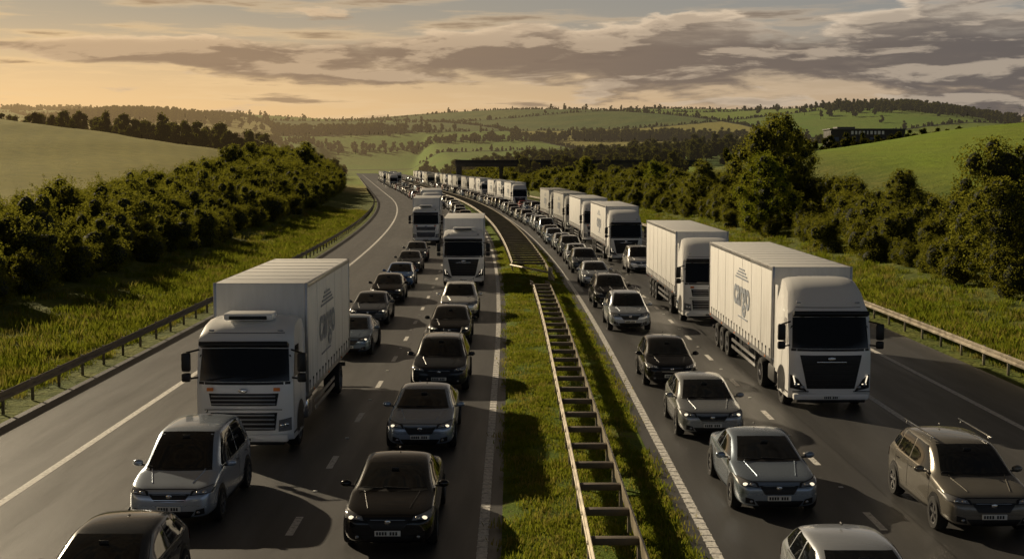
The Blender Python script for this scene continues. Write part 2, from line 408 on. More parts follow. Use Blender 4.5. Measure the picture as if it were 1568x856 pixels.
        if total>14:
            mb.wheel((s*1.05,4.55,.5),.5,.5,s,True)
            mb.box((s*1.0,4.55,1.06),(.52,1.25,.05),'black_trim',.02)
            for yy in(total-4.6,total-3.3,total-2.0): mb.wheel((s*1.06,yy,.5),.5,.42,s,True)
            mb.box((s*1.22,(5.8+total-5.5)/2,.78),(.04,total-5.5-5.8,.12),'rim',.01)
            mb.box((s*1.22,(5.8+total-5.5)/2,.52),(.04,total-5.5-5.8,.12),'rim',.01)
            for yy in np.arange(6.0,total-5.4,1.3): mb.box((s*1.19,yy,.78),(.04,.06,.75),'chassis')
        else:
            mb.wheel((s*1.05,total-2.6,.5),.5,.5,s,True); mb.box((s*1.0,total-2.6,1.06),(.52,1.25,.05),'black_trim',.02)
            mb.box((s*1.22,(4.2+total-3.6)/2,.7),(.04,total-3.6-4.2,.12),'rim',.01)
            mb.box((s*1.22,(4.2+total-3.6)/2,.48),(.04,total-3.6-4.2,.12),'rim',.01)
    if not fair:
        mb.box((0,1.1,3.52),(1.3,.7,.20),'cab_paint',.07); mb.box((0,.76,3.5),(1.0,.05,.1),'black_trim',.02)
    mb.box((0,(2+total)/2,.95),(.9,total-2.4,.22),'chassis',.02)
    mb.box((0,total-.25,.62),(2.3,.12,.14),'chassis',.02)
    y0=box0;y1=total;BW=2.55;zb=1.18
    mb.box((0,(y0+y1)/2,(zb+boxH)/2),(BW,y1-y0,boxH-zb),'trailer_skin',.045,seg=3)
    mb.box((0,(y0+y1)/2,zb-.02),(BW+.03,y1-y0+.02,.16),'rim',.02)
    for s in(-1,1):
        mb.box((s*(BW/2-.0),(y0+y1)/2,boxH-.07),(.05,y1-y0-.04,.13),'rim',.015)
        if curtain:
            for yy in np.arange(y0+.35,y1-.2,.62):
                mb.box((s*(BW/2+.012),yy,zb+.13),(.02,.05,.26),'rim')
                mb.box((s*(BW/2+.014),yy,zb+.30),(.02,.09,.07),'chassis')
            for yy in np.arange(y0+1.9,y1-.5,1.86):
                mb.box((s*(BW/2+.004),yy,(zb+boxH)/2+.1),(.012,.035,boxH-zb-.4),'trailer_skin',.003)
        for yy in(y0+.05,y1-.05): mb.box((s*(BW/2-.02),yy,(zb+boxH)/2),(.09,.12,boxH-zb+.02),'rim',.02)
        for k in np.arange(y0+1,y1,3): mb.box((s*(BW/2+.02),k,zb-.02),(.03,.12,.05),'orange_mark')
    for yy in np.arange(y0+1.2,y1-.3,1.22): mb.box((0,yy,boxH+.002),(BW-.16,.05,.016),'trailer_skin',.004)
    mb.box((0,y1+.012,(zb+boxH)/2),(.02,.03,boxH-zb-.2),'chassis')
    for xx in(-.75,-.35,.35,.75): mb.tube((xx,y1+.03,zb+.1),(xx,y1+.03,boxH-.12),.018,.018,'rim')
    for s in(-1,1): mb.box((s*1.05,y1+.01,.98),(.3,.04,.12),'tail',.01)
    if logo:
        for s in(-1,1):
            cv=bpy.data.curves.new('txt','FONT'); cv.body='cargo'; cv.size=1.45; cv.align_x='CENTER'; cv.offset=.035
            to=bpy.data.objects.new('txt',cv); COL.objects.link(to)
            dg=bpy.context.evaluated_depsgraph_get(); me=bpy.data.meshes.new_from_object(to.evaluated_get(dg))
            yc=y0+(y1-y0)*(.42)
            M=Matrix.Translation((s*(BW/2+.02),yc,zb+1.15))@Matrix.Rotation(s*math.pi/2,4,'Z')@Matrix.Rotation(math.pi/2,4,'X')
            mb.add([M@v.co for v in me.vertices],[tuple(p.vertices) for p in me.polygons],'logo_ink')
            bpy.data.objects.remove(to); bpy.data.curves.remove(cv)
            for k in range(4):
                mb.box((s*(BW/2+.016),yc,zb+2.15+k*.11),(.012,2.6-.5*k,.06),'logo_ink')
            mb.box((s*(BW/2+.016),yc-.3,zb+.72),(.012,1.9,.05),'logo_ink')
    return mb.mesh(name,32)
LOR={'artic':make_lorry('artic_lorry_mesh',16.2),
     'artic2':make_lorry('artic_lorry_b_mesh',15.6,style=1,logo=False),
     'rigid':make_lorry('box_lorry_mesh',11.8,box0=2.5,boxH=4.25,fair=False,style=1,curtain=True),
     'rigid2':make_lorry('box_lorry_b_mesh',11.0,box0=2.5,boxH=4.1,fair=False,style=0,logo=False)}
SIL=(.52,.56,.62);BLK=(.004,.004,.005);WHT=(.84,.84,.83);GRY=(.09,.10,.115);DBL=(.018,.03,.065);BLUE=(.04,.10,.24);SGB=(.36,.43,.53);BEI=(.17,.16,.14);RED=(.22,.015,.012);DG=(.018,.022,.028)
def heading(Y): 
    return math.atan(-( (cl(Y+1)-cl(Y-1))/2 ))
def place(kind,off,Y,color,dx=0):
    x=cl(Y)+off+dx
    rz=heading(Y+3)
    if kind in CARS:
        nm={'hatch':'hatchback_car','hatch2':'hatchback_car','sedan':'saloon_car','suv':'suv_car','mpv':'people_carrier_car'}[kind]
        return obj(nm,CARS[kind],(x,Y,.006),rz,color=color,scale=1.06)
    nm={'artic':'articulated_lorry','artic2':'articulated_lorry','rigid':'box_lorry','rigid2':'box_lorry'}[kind]
    return obj(nm,LOR[kind],(x,Y,.006),rz,color=color,scale=1.06)
L1=-2.65;L2=-6.95;R1=6.05;R2=10.15
near=[('sedan',L1,26.2,BLK,.1),('sedan',L1,35.6,SGB,.1),('suv',L1,45,DG,.1),('hatch',L1,57,BLK,-.1),('suv',L1,66.5,WHT,0),('rigid2',L1,84,WHT,-.2),
 ('hatch',L2,20.6,DG,-.2),('mpv',L2,28,(.46,.53,.63),-.55),('rigid',L2,35.3,WHT,-.4),('sedan',L2,53.4,(.2,.27,.36),.15),('sedan',L2,63.8,GRY,-.1),('hatch',L2,74.3,BLK,-.1),
 ('hatch',L2,83,BLUE,0),('sedan',L2,95,DG,-.1),('hatch',L2,106,GRY,-.1),('rigid',L2,129,WHT,0),
 ('hatch',R1,19.6,SIL,-.15),('sedan',R1,29,(.28,.34,.42),0),('hatch',R1,37.2,(.38,.40,.42),-.25),('hatch2',R1,46,BLK,-.35),('suv',R1,61.5,SIL,-.4),('suv',R1,71.5,BLK,-.4),
 ('hatch',R1,84,SIL,-.3),('suv',R1,94.5,GRY,-.2),('hatch',R1,103,SIL,-.1),('suv',R1,111.5,GRY,0),('sedan',R1,120,SIL,0),
 ('suv',R2,27.2,BEI,.1),('artic',R2,41.7,WHT,.15),('artic2',R2,64.8,WHT,-.2),('mpv',R2,95,WHT,-.2),('artic',R2,105,WHT,-.2),('artic2',R2,130,WHT,-.1)]
for k,o_,Y,c,dx in near: place(k,o_,Y,c,dx)
pal=[SIL,SIL,GRY,BLK,DG,WHT,DBL,SGB,BLK,RED,BEI]
def fill(off,Y,Yend,ptruck):
    while Y<Yend:
        if random.random()<ptruck:
            k=random.choice(['artic','artic2','artic','rigid']); place(k,off,Y,random.choice([WHT,WHT,(.5,.5,.48),(.6,.58,.5)]),random.uniform(-.15,.15)); Y+=21 if k!='rigid' else 16
        else:
            place(random.choice(['hatch','sedan','suv','mpv','hatch2']),off,Y,random.choice(pal),random.uniform(-.25,.25)); Y+=random.uniform(6.6,9.5)
fill(L1,101,620,.02); fill(L2,146,620,.10); fill(R1,128.5,620,.02)
fill(R2,151,620,.62)
# ------------------------------------------------------------ road
def strip(name,o0,o1,z,Y0,Y1,mat,step=4.0,nu=1,zf=None):
    ys=np.arange(Y0,Y1+.01,step); vs=[];fs=[];uv=[]
    for y in ys:
        c=cl(y)
        for i in range(nu+1):
            o=o0+(o1-o0)*i/nu; vs.append((c+o,y,z if zf is None else zf(o,y))); uv.append((o,y))
    w=nu+1
    for j in range(len(ys)-1):
        for i in range(nu): fs.append((j*w+i,j*w+i+1,(j+1)*w+i+1,(j+1)*w+i))
    me=bpy.data.meshes.new(name); me.from_pydata(vs,[],fs); l=me.uv_layers.new(name='UVMap')
    li=np.zeros(len(me.loops),dtype=np.int32); me.loops.foreach_get('vertex_index',li)
    l.data.foreach_set('uv',np.array(uv)[li].astype(np.float32).ravel()); me.materials.append(mat)
    me.polygons.foreach_set('use_smooth',[True]*len(fs))
    return obj(name,me)
m,t,b=newmat('asphalt'); uv=t.n('ShaderNodeTexCoord').outputs['UV']
u,v=t.xyz(uv)[:2]
pos=t.n('ShaderNodeNewGeometry').outputs['Position']
fine=t.noise(pos,38,2,.7); mid=t.noise(t.comb(t.m('MULTIPLY',u,1.6),t.m('MULTIPLY',v,.12),0.0),1.0,4,.6); big=t.noise(pos,.09,3,.6)
tr=t.m('ABSOLUTE',t.m('SINE',t.m('MULTIPLY',u,math.pi/2.05)))
c=t.mix(t.mr(fine,.25,.75),(.022,.022,.023),(.070,.068,.067))
c=t.mix(t.m('MULTIPLY',t.mr(mid,.35,.7),.45),c,(.028,.028,.028))
c=t.mix(t.m('MULTIPLY',t.mr(big,.35,.7),.35),c,(.066,.063,.06))
oil=t.m('MULTIPLY',t.mr(tr,.75,1.0,0,1),.30); c=t.mix(oil,c,(.015,.015,.015))
seam=t.mr(t.m('ABSOLUTE',t.m('SUBTRACT',t.m('ABSOLUTE',t.m('ADD',u,t.m('MULTIPLY',t.m('SUBTRACT',t.noise(t.comb(0.0,v,0.0),.5,3,.6),.5),.12))),9.05)),.02,.035,1,0)
c=t.mix(t.m('MULTIPLY',seam,.8),c,(.010,.010,.010))
t.put(b.inputs['Base Color'],c); b.inputs['Specular IOR Level'].default_value=.9
t.put(b.inputs['Roughness'],t.m('ADD',t.mr(mid,.3,.7,.42,.55),t.mr(fine,.2,.8,-.06,.08)))
t.put(b.inputs['Normal'],t.bump(fine,.45,.015)); asphalt=m
m,t,b=newmat('road_paint'); pos=t.n('ShaderNodeNewGeometry').outputs['Position']
wr=t.mr(t.noise(pos,9,4,.75),.34,.54); 
t.put(b.inputs['Base Color'],t.mix(wr,(.26,.25,.23),(.76,.74,.70))); b.inputs['Roughness'].default_value=.55; rpaint=m
strip('motorway_carriageway',-15.8,-.05,.0,-20,1300,asphalt)
strip('motorway_carriageway',3.6,18.25,.0,-20,1300,asphalt)
for o_ in(-12.1,-.62,4.2,12.3,15.5): strip('road_edge_line',o_-.11,o_+.11,.004,-20,900,rpaint)
mb=MB(); MATS['rpaint']=rpaint
for o_,ph in((-4.82,27.6),(8.15,28.0)):
    Y=ph-6.2*5
    while Y<500:
        w=.085;a=cl(Y)+o_;b_=cl(Y+1.5)+o_
        mb.add([(a-w,Y,.004),(a+w,Y,.004),(b_+w,Y+1.5,.004),(b_-w,Y+1.5,.004)],[(0,1,2,3)],'rpaint')
        if Y<200: mb.box((cl(Y+3.8)+o_,Y+3.8,.012),(.11,.10,.024),'sign_white',.006)
        Y+=6.2
obj('road_lane_markings',mb.mesh('lane_dashes'))
mb=MB()
for o_ in(-.62,4.2):
    for Y in np.arange(20,95,.45): mb.box((cl(Y)+o_,Y,.008),(.24,.07,.012),'rpaint')
obj('rumble_ribs',mb.mesh('ribs'))
# ------------------------------------------------------------ terrain
def H(X,Y):
    X=np.asarray(X,float);Y=np.asarray(Y,float)
    off=X-vcl(np.minimum(Y,1400)); a=np.abs(off-1.3)
    m=np.maximum(ss(19.5,58,a),ss(1000,1350,Y))
    g1=20.5*np.exp(-((X+170)/80)**2/2-((Y-330)/110)**2/2)
    g2=16*np.exp(-((X-120)/60)**2/2-((Y-230)/70)**2/2)
    g3=18*np.exp(-((X-190)/120)**2/2-((Y-650)/120)**2/2)
    und=8*np.sin(X/310+1)+5*np.sin(X/130+Y/400+2)+3*np.sin(X/61+Y/90)
    far=ss(650,2100,Y)*(78+und)+ss(2100,4500,Y)*14*np.sin(X/500)
    g4=20*np.exp(-((X-430)/90)**2/2-((Y-1450)/220)**2/2)
    g5=26*np.exp(-((X+850)/200)**2/2-((Y-2300)/300)**2/2)
    g6=14*np.exp(-((X+420)/90)**2/2-((Y-1500)/250)**2/2)
    bank=1.0*ss(20,34,a)*(1-ss(400,800,Y))
    rough=.25*np.sin(X*.21+Y*.07)*np.sin(Y*.11+1)*ss(22,40,a)
    return -.05+m*(g1+g2+g3+far+g4+g5+g6)+bank+rough
xs=np.concatenate([-np.geomspace(203,6500,70)[::-1],np.arange(-200,200,3.0),np.geomspace(201,6500,70)])
ysr=np.concatenate([np.arange(-60,420,4.0),np.geomspace(421,9000,190)])
XX,YY=np.meshgrid(xs,ysr); ZZ=H(XX,YY)
nx=len(xs);ny=len(ysr)
vs=np.stack([XX.ravel(),YY.ravel(),ZZ.ravel()],1)
i=np.arange(nx-1);j=np.arange(ny-1);I,J=np.meshgrid(i,j);A=(J*nx+I).ravel()
fs=np.stack([A,A+1,A+nx+1,A+nx],1)
me=bpy.data.meshes.new('terrain'); me.from_pydata(vs.tolist(),[],fs.tolist()); me.polygons.foreach_set('use_smooth',[True]*len(fs))
FA=.35; CU,CV=230.,260.
m,t,b=newmat('countryside'); pos=t.n('ShaderNodeNewGeometry').outputs['Position']
x,y,z=t.xyz(pos)[:3]
uu=t.m('ADD',t.m('ADD',t.m('MULTIPLY',x,math.cos(FA)),t.m('MULTIPLY',y,math.sin(FA))),t.m('MULTIPLY',t.m('SINE',t.m('DIVIDE',y,140.)),25.))
vv=t.m('ADD',t.m('SUBTRACT',t.m('MULTIPLY',y,math.cos(FA)),t.m('MULTIPLY',x,math.sin(FA))),t.m('MULTIPLY',t.m('SINE',t.m('DIVIDE',x,170.)),30.))
cell=t.comb(t.m('FLOOR',t.m('DIVIDE',uu,CU)),t.m('FLOOR',t.m('DIVIDE',vv,CV)),0.0)
wn=t.n('ShaderNodeTexWhiteNoise'); t.put(wn.inputs['Vector'],cell)
cr=t.n('ShaderNodeValToRGB'); t.put(cr.inputs[0],wn.outputs['Value']); cr.color_ramp.interpolation='CONSTANT'
e=cr.color_ramp.elements; e[0].color=(.14,.25,.02,1); e[1].position=.25; e[1].color=(.21,.31,.03,1)
for p_,c_ in((.5,(.07,.13,.016,1)),(.68,(.34,.31,.07,1)),(.82,(.15,.26,.02,1))): q=e.new(p_); q.color=c_
n1=t.noise(pos,.35,4,.65); n2=t.noise(pos,3.0,3,.7); n3=t.noise(pos,.02,4,.6)
nearf=t.mr(y,420,520,1,0)
hill=t.mix(t.mr(x,-10,10),(.32,.28,.06),(.19,.28,.022))
colr=t.mix(nearf,cr.outputs[0],hill)
fld=t.mix(t.mr(n1,.3,.7),t.mix(.3,colr,(.06,.08,.02)),colr)
fld=t.mix(t.m('MULTIPLY',t.mr(n3,.4,.7),.35),fld,(.24,.22,.05))
row=t.m('SINE',t.m('MULTIPLY',uu,1.5)); fld=t.mix(t.mr(row,-1,1,0,.08),fld,(.04,.055,.012))
du=t.m('ABSOLUTE',t.m('SUBTRACT',t.m('FRACT',t.m('ADD',t.m('DIVIDE',uu,CU),.5)),.5)); dv=t.m('ABSOLUTE',t.m('SUBTRACT',t.m('FRACT',t.m('ADD',t.m('DIVIDE',vv,CV),.5)),.5))
hed=t.m('MULTIPLY',t.mr(t.m('MINIMUM',t.m('MULTIPLY',du,CU),t.m('MULTIPLY',dv,CV)),2.5,4.0,1,0),t.mr(y,600,700,0,1))
fld=t.mix(hed,fld,(.025,.035,.01))
verge=t.mix(t.mr(n1,.3,.7),(.08,.12,.018),(.21,.21,.045)); verge=t.mix(t.m('MULTIPLY',t.mr(n2,.4,.65),.6),verge,(.05,.07,.012))
rd=t.m('ABSOLUTE',t.m('SUBTRACT',x,1.3))
nearm=t.m('MULTIPLY',t.mr(rd,45,55,1,0),t.mr(y,330,380,1,0))
t.put(b.inputs['Base Color'],t.mix(nearm,fld,verge)); b.inputs['Roughness'].default_value=.95
b.inputs['Specular IOR Level'].default_value=.15
t.put(b.inputs['Normal'],t.bump(t.m('ADD',n2,t.m('MULTIPLY',n1,2.)),.7,.25)); me.materials.append(m)
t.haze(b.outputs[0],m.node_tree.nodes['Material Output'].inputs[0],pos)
obj('terrain_ground',me)
# median
m,t,b=newmat('median_grass'); pos=t.n('ShaderNodeNewGeometry').outputs['Position']
n1=t.noise(pos,1.1,4,.7);n2=t.noise(pos,14,3,.7)
c=t.mix(t.mr(n1,.35,.65),(.08,.14,.012),(.20,.26,.03)); c=t.mix(t.mr(n2,.3,.75,.0,.7),c,(.05,.07,.012))
dirt=t.mr(t.noise(pos,.7,4,.7),.55,.66); c=t.mix(t.m('MULTIPLY',dirt,.65),c,(.14,.11,.06))
t.put(b.inputs['Base Color'],c); b.inputs['Roughness'].default_value=.95; b.inputs['Specular IOR Level'].default_value=.1
t.put(b.inputs['Normal'],t.bump(n2,.9,.06)); mg=m
def zmed(o,y): 
    e=min(o+.22,3.77-o); return .008+.07*min(1,max(0,e)/.5)+.03*math.sin(y*1.3+o*2)*min(1,e)
strip('median_grass',-.22,3.77,.01,-20,1300,mg,step=2.0,nu=14,zf=zmed)
# ------------------------------------------------------------ barriers
def rail(mb,off,z,Y0,Y1,step,mat,face=1,fo=None):
    prof=[(0,-.155),(.045,-.12),(.045,-.06),(0,-.02),(0,.02),(.045,.06),(.045,.12),(0,.155),(-.012,.155),(-.012,-.155)]
    ys=np.arange(Y0,Y1+.01,step);vs=[];n=len(prof)
    for y in ys:
        zz=z(y) if callable(z) else z
        for (a,h) in prof: vs.append((cl(y)+(fo(y) if fo else off)+a*face,y,zz+h))
    fs=[]
    for j in range(len(ys)-1):
        for i in range(n): k=(i+1)%n; fs.append((j*n+i,j*n+k,(j+1)*n+k,(j+1)*n+i))
    fs.append(tuple(range(n))); fs.append(tuple((len(ys)-1)*n+i for i in range(n))[::-1])
    mb.add(vs,fs,mat)
def crash(name,off,face,mat):
    mb=MB(); rail(mb,off,.60,-10,700,4,mat,face)
    for Y in np.arange(-8,400,2.6):
        mb.box((cl(Y)+off-face*.09,Y,.36),(.10,.06,.80),mat,.008); mb.box((cl(Y)+off-face*.03,Y,.6),(.06,.12,.2),mat)
    obj(name,mb.mesh(name+'_mesh'))
crash('crash_barrier',-16.25,1,'galv_dark'); crash('crash_barrier',18.8,-1,'galv')
mb=MB()
def ladder(mb,o0,o1,z,Y0,Y1,sp,rh,rungmat,mat):
    for o_,fc in((o0,-1),(o1,1)):
        rail(mb,o_,z,Y0,Y1,2,mat,fc)
    for Y in np.arange(Y0+.3,Y1,sp):
        c=cl(Y)
        mb.box((c+(o0+o1)/2,Y,z+.02),(o1-o0-.03,.20,.14),rungmat,.01)
        for o_ in(o0,o1): mb.box((c+o_,Y,z/2-.02),(.09,.10,z+.12),mat,.008)
ladder(mb,1.52,2.5,.62,14,79.5,2.15,.1,'galv_dark','galv')
for o_ in(1.52,2.5): rail(mb,o_,lambda y:.62-.42*max(0,(y-79.5)/6),79.5,86,2,'galv',-1 if o_<2 else 1)
obj('median_crash_barrier',mb.mesh('median_barrier'))
mb=MB(); ladder(mb,.55,2.95,.68,95,620,2.6,.1,'galv_dark','galv')
rail(mb,0,.66,83,95.2,2,'galv',1,fo=lambda y:2.95); 
mb.tube((cl(95)+.4,95,.62),(cl(88)+2.95,88,.62),.07,.07,'galv'); mb.box((cl(88)+2.95,88,.5),(.3,.3,1.0),'galv',.03)
obj('median_crash_barrier',mb.mesh('median_barrier_far'))
# ------------------------------------------------------------ foliage
def folmat(name,c1,c2,tr=.35,hz=False):
    m=bpy.data.materials.new(name); m.use_nodes=True; t=NT(m.node_tree)
    for nd in list(t.N): t.N.remove(nd)
    out=t.n('ShaderNodeOutputMaterial'); pos=t.n('ShaderNodeNewGeometry').outputs['Position']; oi=t.n('ShaderNodeObjectInfo')
    f=t.noise(pos,.55,3,.65); c=t.mix(t.mr(f,.3,.7),c1,c2)
    c=t.mix(t.m('MULTIPLY',oi.outputs['Random'],.5),c,(c1[0]*.7+.01,c1[1]*.65,c1[2]*.6))
    d=t.n('ShaderNodeBsdfDiffuse'); t.put(d.inputs[0],c); tl=t.n('ShaderNodeBsdfTranslucent'); t.put(tl.inputs[0],t.mix(.5,c,(.36,.34,.03)))
    mx=t.n('ShaderNodeMixShader'); mx.inputs[0].default_value=tr; t.L.new(d.outputs[0],mx.inputs[1]); t.L.new(tl.outputs[0],mx.inputs[2])
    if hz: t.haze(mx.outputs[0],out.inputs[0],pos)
    else: t.L.new(mx.outputs[0],out.inputs[0])
    MATS[name]=m
folmat('leaf',(.055,.078,.016),(.16,.175,.035),.5); folmat('leaf_light',(.09,.16,.015),(.20,.27,.03),.5)
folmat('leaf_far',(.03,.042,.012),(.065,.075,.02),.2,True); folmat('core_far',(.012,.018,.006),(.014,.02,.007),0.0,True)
folmat('grass_blade',(.10,.17,.014),(.23,.29,.035),.45); folmat('dry_grass',(.22,.20,.05),(.40,.34,.13),.45)
def leaves(mb,P,size,mat,up=0.0):
    n=len(P); a=rng.normal(size=(n,3)); a/=np.linalg.norm(a,axis=1)[:,None]; b=rng.normal(size=(n,3)); b=np.cross(a,b); b/=np.linalg.norm(b,axis=1)[:,None]
    s=(size*rng.uniform(.6,1.3,n))[:,None]
    V=np.stack([P-a*s,P+b*s*.45,P+a*s,P-b*s*.45],1).reshape(-1,3)
    o=len(mb.v); mb.v+=[tuple(x) for x in V.tolist()]
    mb.f+=[(o+4*i,o+4*i+1,o+4*i+2,o+4*i+3) for i in range(n)]; mb.m+=[mat]*n
def shell(c,r,n,inner=.72,flat=1.0):
    d=rng.normal(size=(n,3)); d/=np.linalg.norm(d,axis=1)[:,None]
    k=1+.18*np.sin(d[:,0]*5+c[0])*np.sin(d[:,1]*6+c[1])+.12*np.sin(d[:,2]*9+c[2]*3)
    rr=r*k*rng.uniform(inner,1.06,n)**.8
    return np.array(c)+d*rr[:,None]*np.array([1,1,flat])
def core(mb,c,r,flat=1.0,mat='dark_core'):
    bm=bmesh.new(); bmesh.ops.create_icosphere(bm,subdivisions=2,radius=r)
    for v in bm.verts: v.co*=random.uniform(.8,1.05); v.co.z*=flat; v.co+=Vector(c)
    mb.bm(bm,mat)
def make_bush(name,mat='leaf',n=8000,size=.085):
    mb=MB(); lobes=[]
    for i in range(7):
        a=random.uniform(0,6.28);d=random.uniform(.2,1.5); r=random.uniform(1.0,1.6); lobes.append(((math.cos(a)*d,math.sin(a)*d,random.uniform(.8,2.9)),r))
    for i in range(8):
        a=random.uniform(0,6.28);d=random.uniform(.3,1.6); lobes.append(((math.cos(a)*d,math.sin(a)*d,random.uniform(2.8,4.1)),random.uniform(.35,.8)))
    tot=sum(r*r for _,r in lobes)
    for c,r in lobes:
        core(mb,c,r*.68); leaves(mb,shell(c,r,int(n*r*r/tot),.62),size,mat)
    for i in range(46):
        c,r=random.choice(lobes); d=Vector((random.gauss(0,1),random.gauss(0,1),abs(random.gauss(.8,.8)))).normalized()
        p=Vector(c)+d*r; k=rng.uniform(0,1,(22,1)); P=np.array(p)+np.array(d)*k*.6+rng.normal(size=(22,3))*.07; leaves(mb,P,size*.8,mat)
    return mb.mesh(name)
def make_tree(name,h=10,cr=3.4,n=9000,size=.16,mat='leaf',tall=1.0):
    mb=MB(); pts=[Vector((0,0,-.3))]
    for k in range(1,6): pts.append(Vector((random.uniform(-.15,.15)*k,random.uniform(-.15,.15)*k,h*.14*k)))
    for k in range(5): mb.tube(pts[k],pts[k+1],.28*(1-k/6.5)*h/10,.28*(1-(k+1)/6.5)*h/10,'bark')
    cl_=[]
    nl=40
    for i in range(nl):
        f=i/nl; zz=h*(.18+.78*f); a=i*2.4+random.uniform(-.4,.4); rad=cr*math.sin(math.pi*min(.97,(.18+.80*f)))**.7*random.uniform(.5,1.08)
        p=Vector((math.cos(a)*rad,math.sin(a)*rad,zz)); base=pts[min(4,1+int(f*4))]
        mb.tube(base,base.lerp(p,.85),.07*h/10,.02,'bark',5); cl_.append((p,random.uniform(.5,1.2)*cr/3.1))
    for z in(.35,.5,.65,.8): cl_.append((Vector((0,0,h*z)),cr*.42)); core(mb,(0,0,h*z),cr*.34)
    tot=sum(r*r for _,r in cl_)
    for p,r in cl_:
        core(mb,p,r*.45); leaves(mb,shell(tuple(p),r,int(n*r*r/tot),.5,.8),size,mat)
    return mb.mesh(name)
def make_far_tree(name,n=650):
    mb=MB(); h=random.uniform(7.5,10.5)
    mb.tube((0,0,-1),(0,0,h*.5),.3,.15,'bark',6)
    L=[]
    for i in range(9):
        a=random.uniform(0,6.28); f=random.uniform(.16,.85); d=random.uniform(.3,2.4)*(1-abs(f-.45)); L.append(((math.cos(a)*d,math.sin(a)*d,h*f),random.uniform(1.2,2.1)*(1.15-f*.6)))
    for c,r in L: core(mb,c,r*.8,mat='core_far'); leaves(mb,shell(c,r,n//9,.8),.38,'leaf_far')
    return mb.mesh(name)
def scatter(name,child_name,meshes,pts):
    """pts: list of (x,y,z,scale); face instancing, one parent per mass"""
    top=bpy.data.objects.new(name,None); COL.objects.link(top)
    groups=[[] for _ in meshes]
    for p in pts: groups[random.randrange(len(meshes))].append(p)
    for g,me in zip(groups,meshes):
        if not g: continue
        vs=[];fs=[]
        for (x,y,z,s) in g:
            a=random.uniform(0,6.28);o=len(vs)
            for k in range(4):
                q=a+k*math.pi/2; r=s*math.sqrt(.5); vs.append((x+math.cos(q)*r,y+math.sin(q)*r,z))
            fs.append((o,o+1,o+2,o+3))
        pm=bpy.data.meshes.new(name+'_points'); pm.from_pydata(vs,[],fs)
        po=obj(child_name+'_layout',pm,parent=top); po.instance_type='FACES'; po.use_instance_faces_scale=True; po.instance_faces_scale=1.0
        po.show_instancer_for_render=False; po.show_instancer_for_viewport=False
        obj(child_name,me,parent=po)
    return top
def hz(x,y): return float(H(x,y))
bushes=[make_bush('bush_m%d'%i) for i in range(6)]
pts=[]
Y=28
while Y<430:
    far=ss(120,380,Y)
    for row,(o_,s_) in enumerate(((-25.6,.74),(-28.8,.92),(-33.2,1.0),(-39,.95))):
        o2=o_+random.uniform(-1.2,1.2); y=Y+random.uniform(-1.4,1.4); x=cl(y)+o2-2*(1-far)
        s=s_*random.uniform(.62,1.28)*(1+.4*far); pts.append((x,y,hz(x,y)-.25,s))
    Y+=3.3*(1+.3*far)
scatter('roadside_bushes','bush',bushes,pts)
pts=[]
Y=48
while Y<620:
    far=ss(120,380,Y)
    for row,(o_,s_) in enumerate(((27.2,.68),(30.5,.85),(35.5,.95))):
        o2=o_+random.uniform(-1.2,1.2); y=Y+random.uniform(-1.4,1.4); x=cl(y)+o2+1.5*(1-far)
        s=s_*random.uniform(.6,1.15)*(1+.15*far); pts.append((x,y,hz(x,y)-.25,s))
    Y+=3.4*(1+.4*far)
scatter('roadside_bushes','bush',bushes,pts)
tA=make_tree('tree_a',10,3.2,14000,.11); tB=make_tree('tree_b',10,3.8,14000,.12); tC=make_tree('tree_light',9,3.0,12000,.11,'leaf_light')
for me,x,y,s in((tB,30,80,.88),(tA,28.5,76,.68),(tB,34.5,84,.85),(tB,29,150,1.15),(tA,32,156,1.2),(tC,26.0,134,.95),(tA,35.5,165,.9),(tA,33.5,112,.62),(tB,27,185,.7),(tC,25,230,.7),(tA,16,290,.85),(tB,-44,205,.8),(tA,-50,250,.8),(tB,-46,290,.95),(tA,-54,345,1.05)):
    obj('broadleaf_tree',me,(x,y,hz(x,y)-.1),random.uniform(0,6.28),scale=s)
fars=[make_far_tree('far_tree_%d'%i) for i in range(6)]
pts=[]
def addt(x,y,s):
    off=x-cl(min(y,1400))
    if abs(off-1.3)<25 and y<1150: return
    if .215*y<x<.31*y and 350<y<640: return
    pts.append((x,y,hz(x,y)-.6,s))
for k in range(2800):
    y=random.uniform(400,900); x=random.uniform(-.46,.46)*y
    if math.sin(x/55+y/90)+math.sin(y/47-x/80)+(.6 if y<740 else -.9)<0 : continue
    if x>60 and x<260 and y<520: continue
    addt(x,y,random.uniform(.6,1.1))
for k in range(220):
    y=random.gauss(1230,14); x=cl(1200)+random.uniform(-170,170); pts.append((x,y,hz(x,y)-.6,random.uniform(.6,1.0)))
for X in np.arange(-230,-45,3.2):
    addt(X,430+random.uniform(-14,14),random.uniform(.7,1.25)); 
    if X>-130: addt(X,400+random.uniform(-8,8),random.uniform(.7,1.1))
for X in np.arange(-240,-120,5.5): addt(X,395+random.uniform(-6,6),random.uniform(.5,.9))
for X in np.arange(44,150,1.7): addt(X,268+.25*(X-48)+random.uniform(-1.5,1.5),random.uniform(.34,.5))
for X in np.arange(60,240,4): addt(X,345+random.uniform(-10,4),random.uniform(.4,.6))
def uvf(x,y):
    return (x*math.cos(FA)+y*math.sin(FA)+25*math.sin(y/140.), y*math.cos(FA)-x*math.sin(FA)+30*math.sin(x/170.))
cnt=0
for k in range(400000):
    y=math.sqrt(random.uniform(800**2,2300**2)); x=random.uniform(-.47,.47)*y
    u_,v_=uvf(x,y); du=abs((u_/CU+.5)%1-.5)*CU; dv=abs((v_/CV+.5)%1-.5)*CV
    if min(du,dv)<1.8: addt(x,y,random.uniform(.28,.5) if random.random()<.97 else random.uniform(.7,1.0)); cnt+=1
    if cnt>8000: break
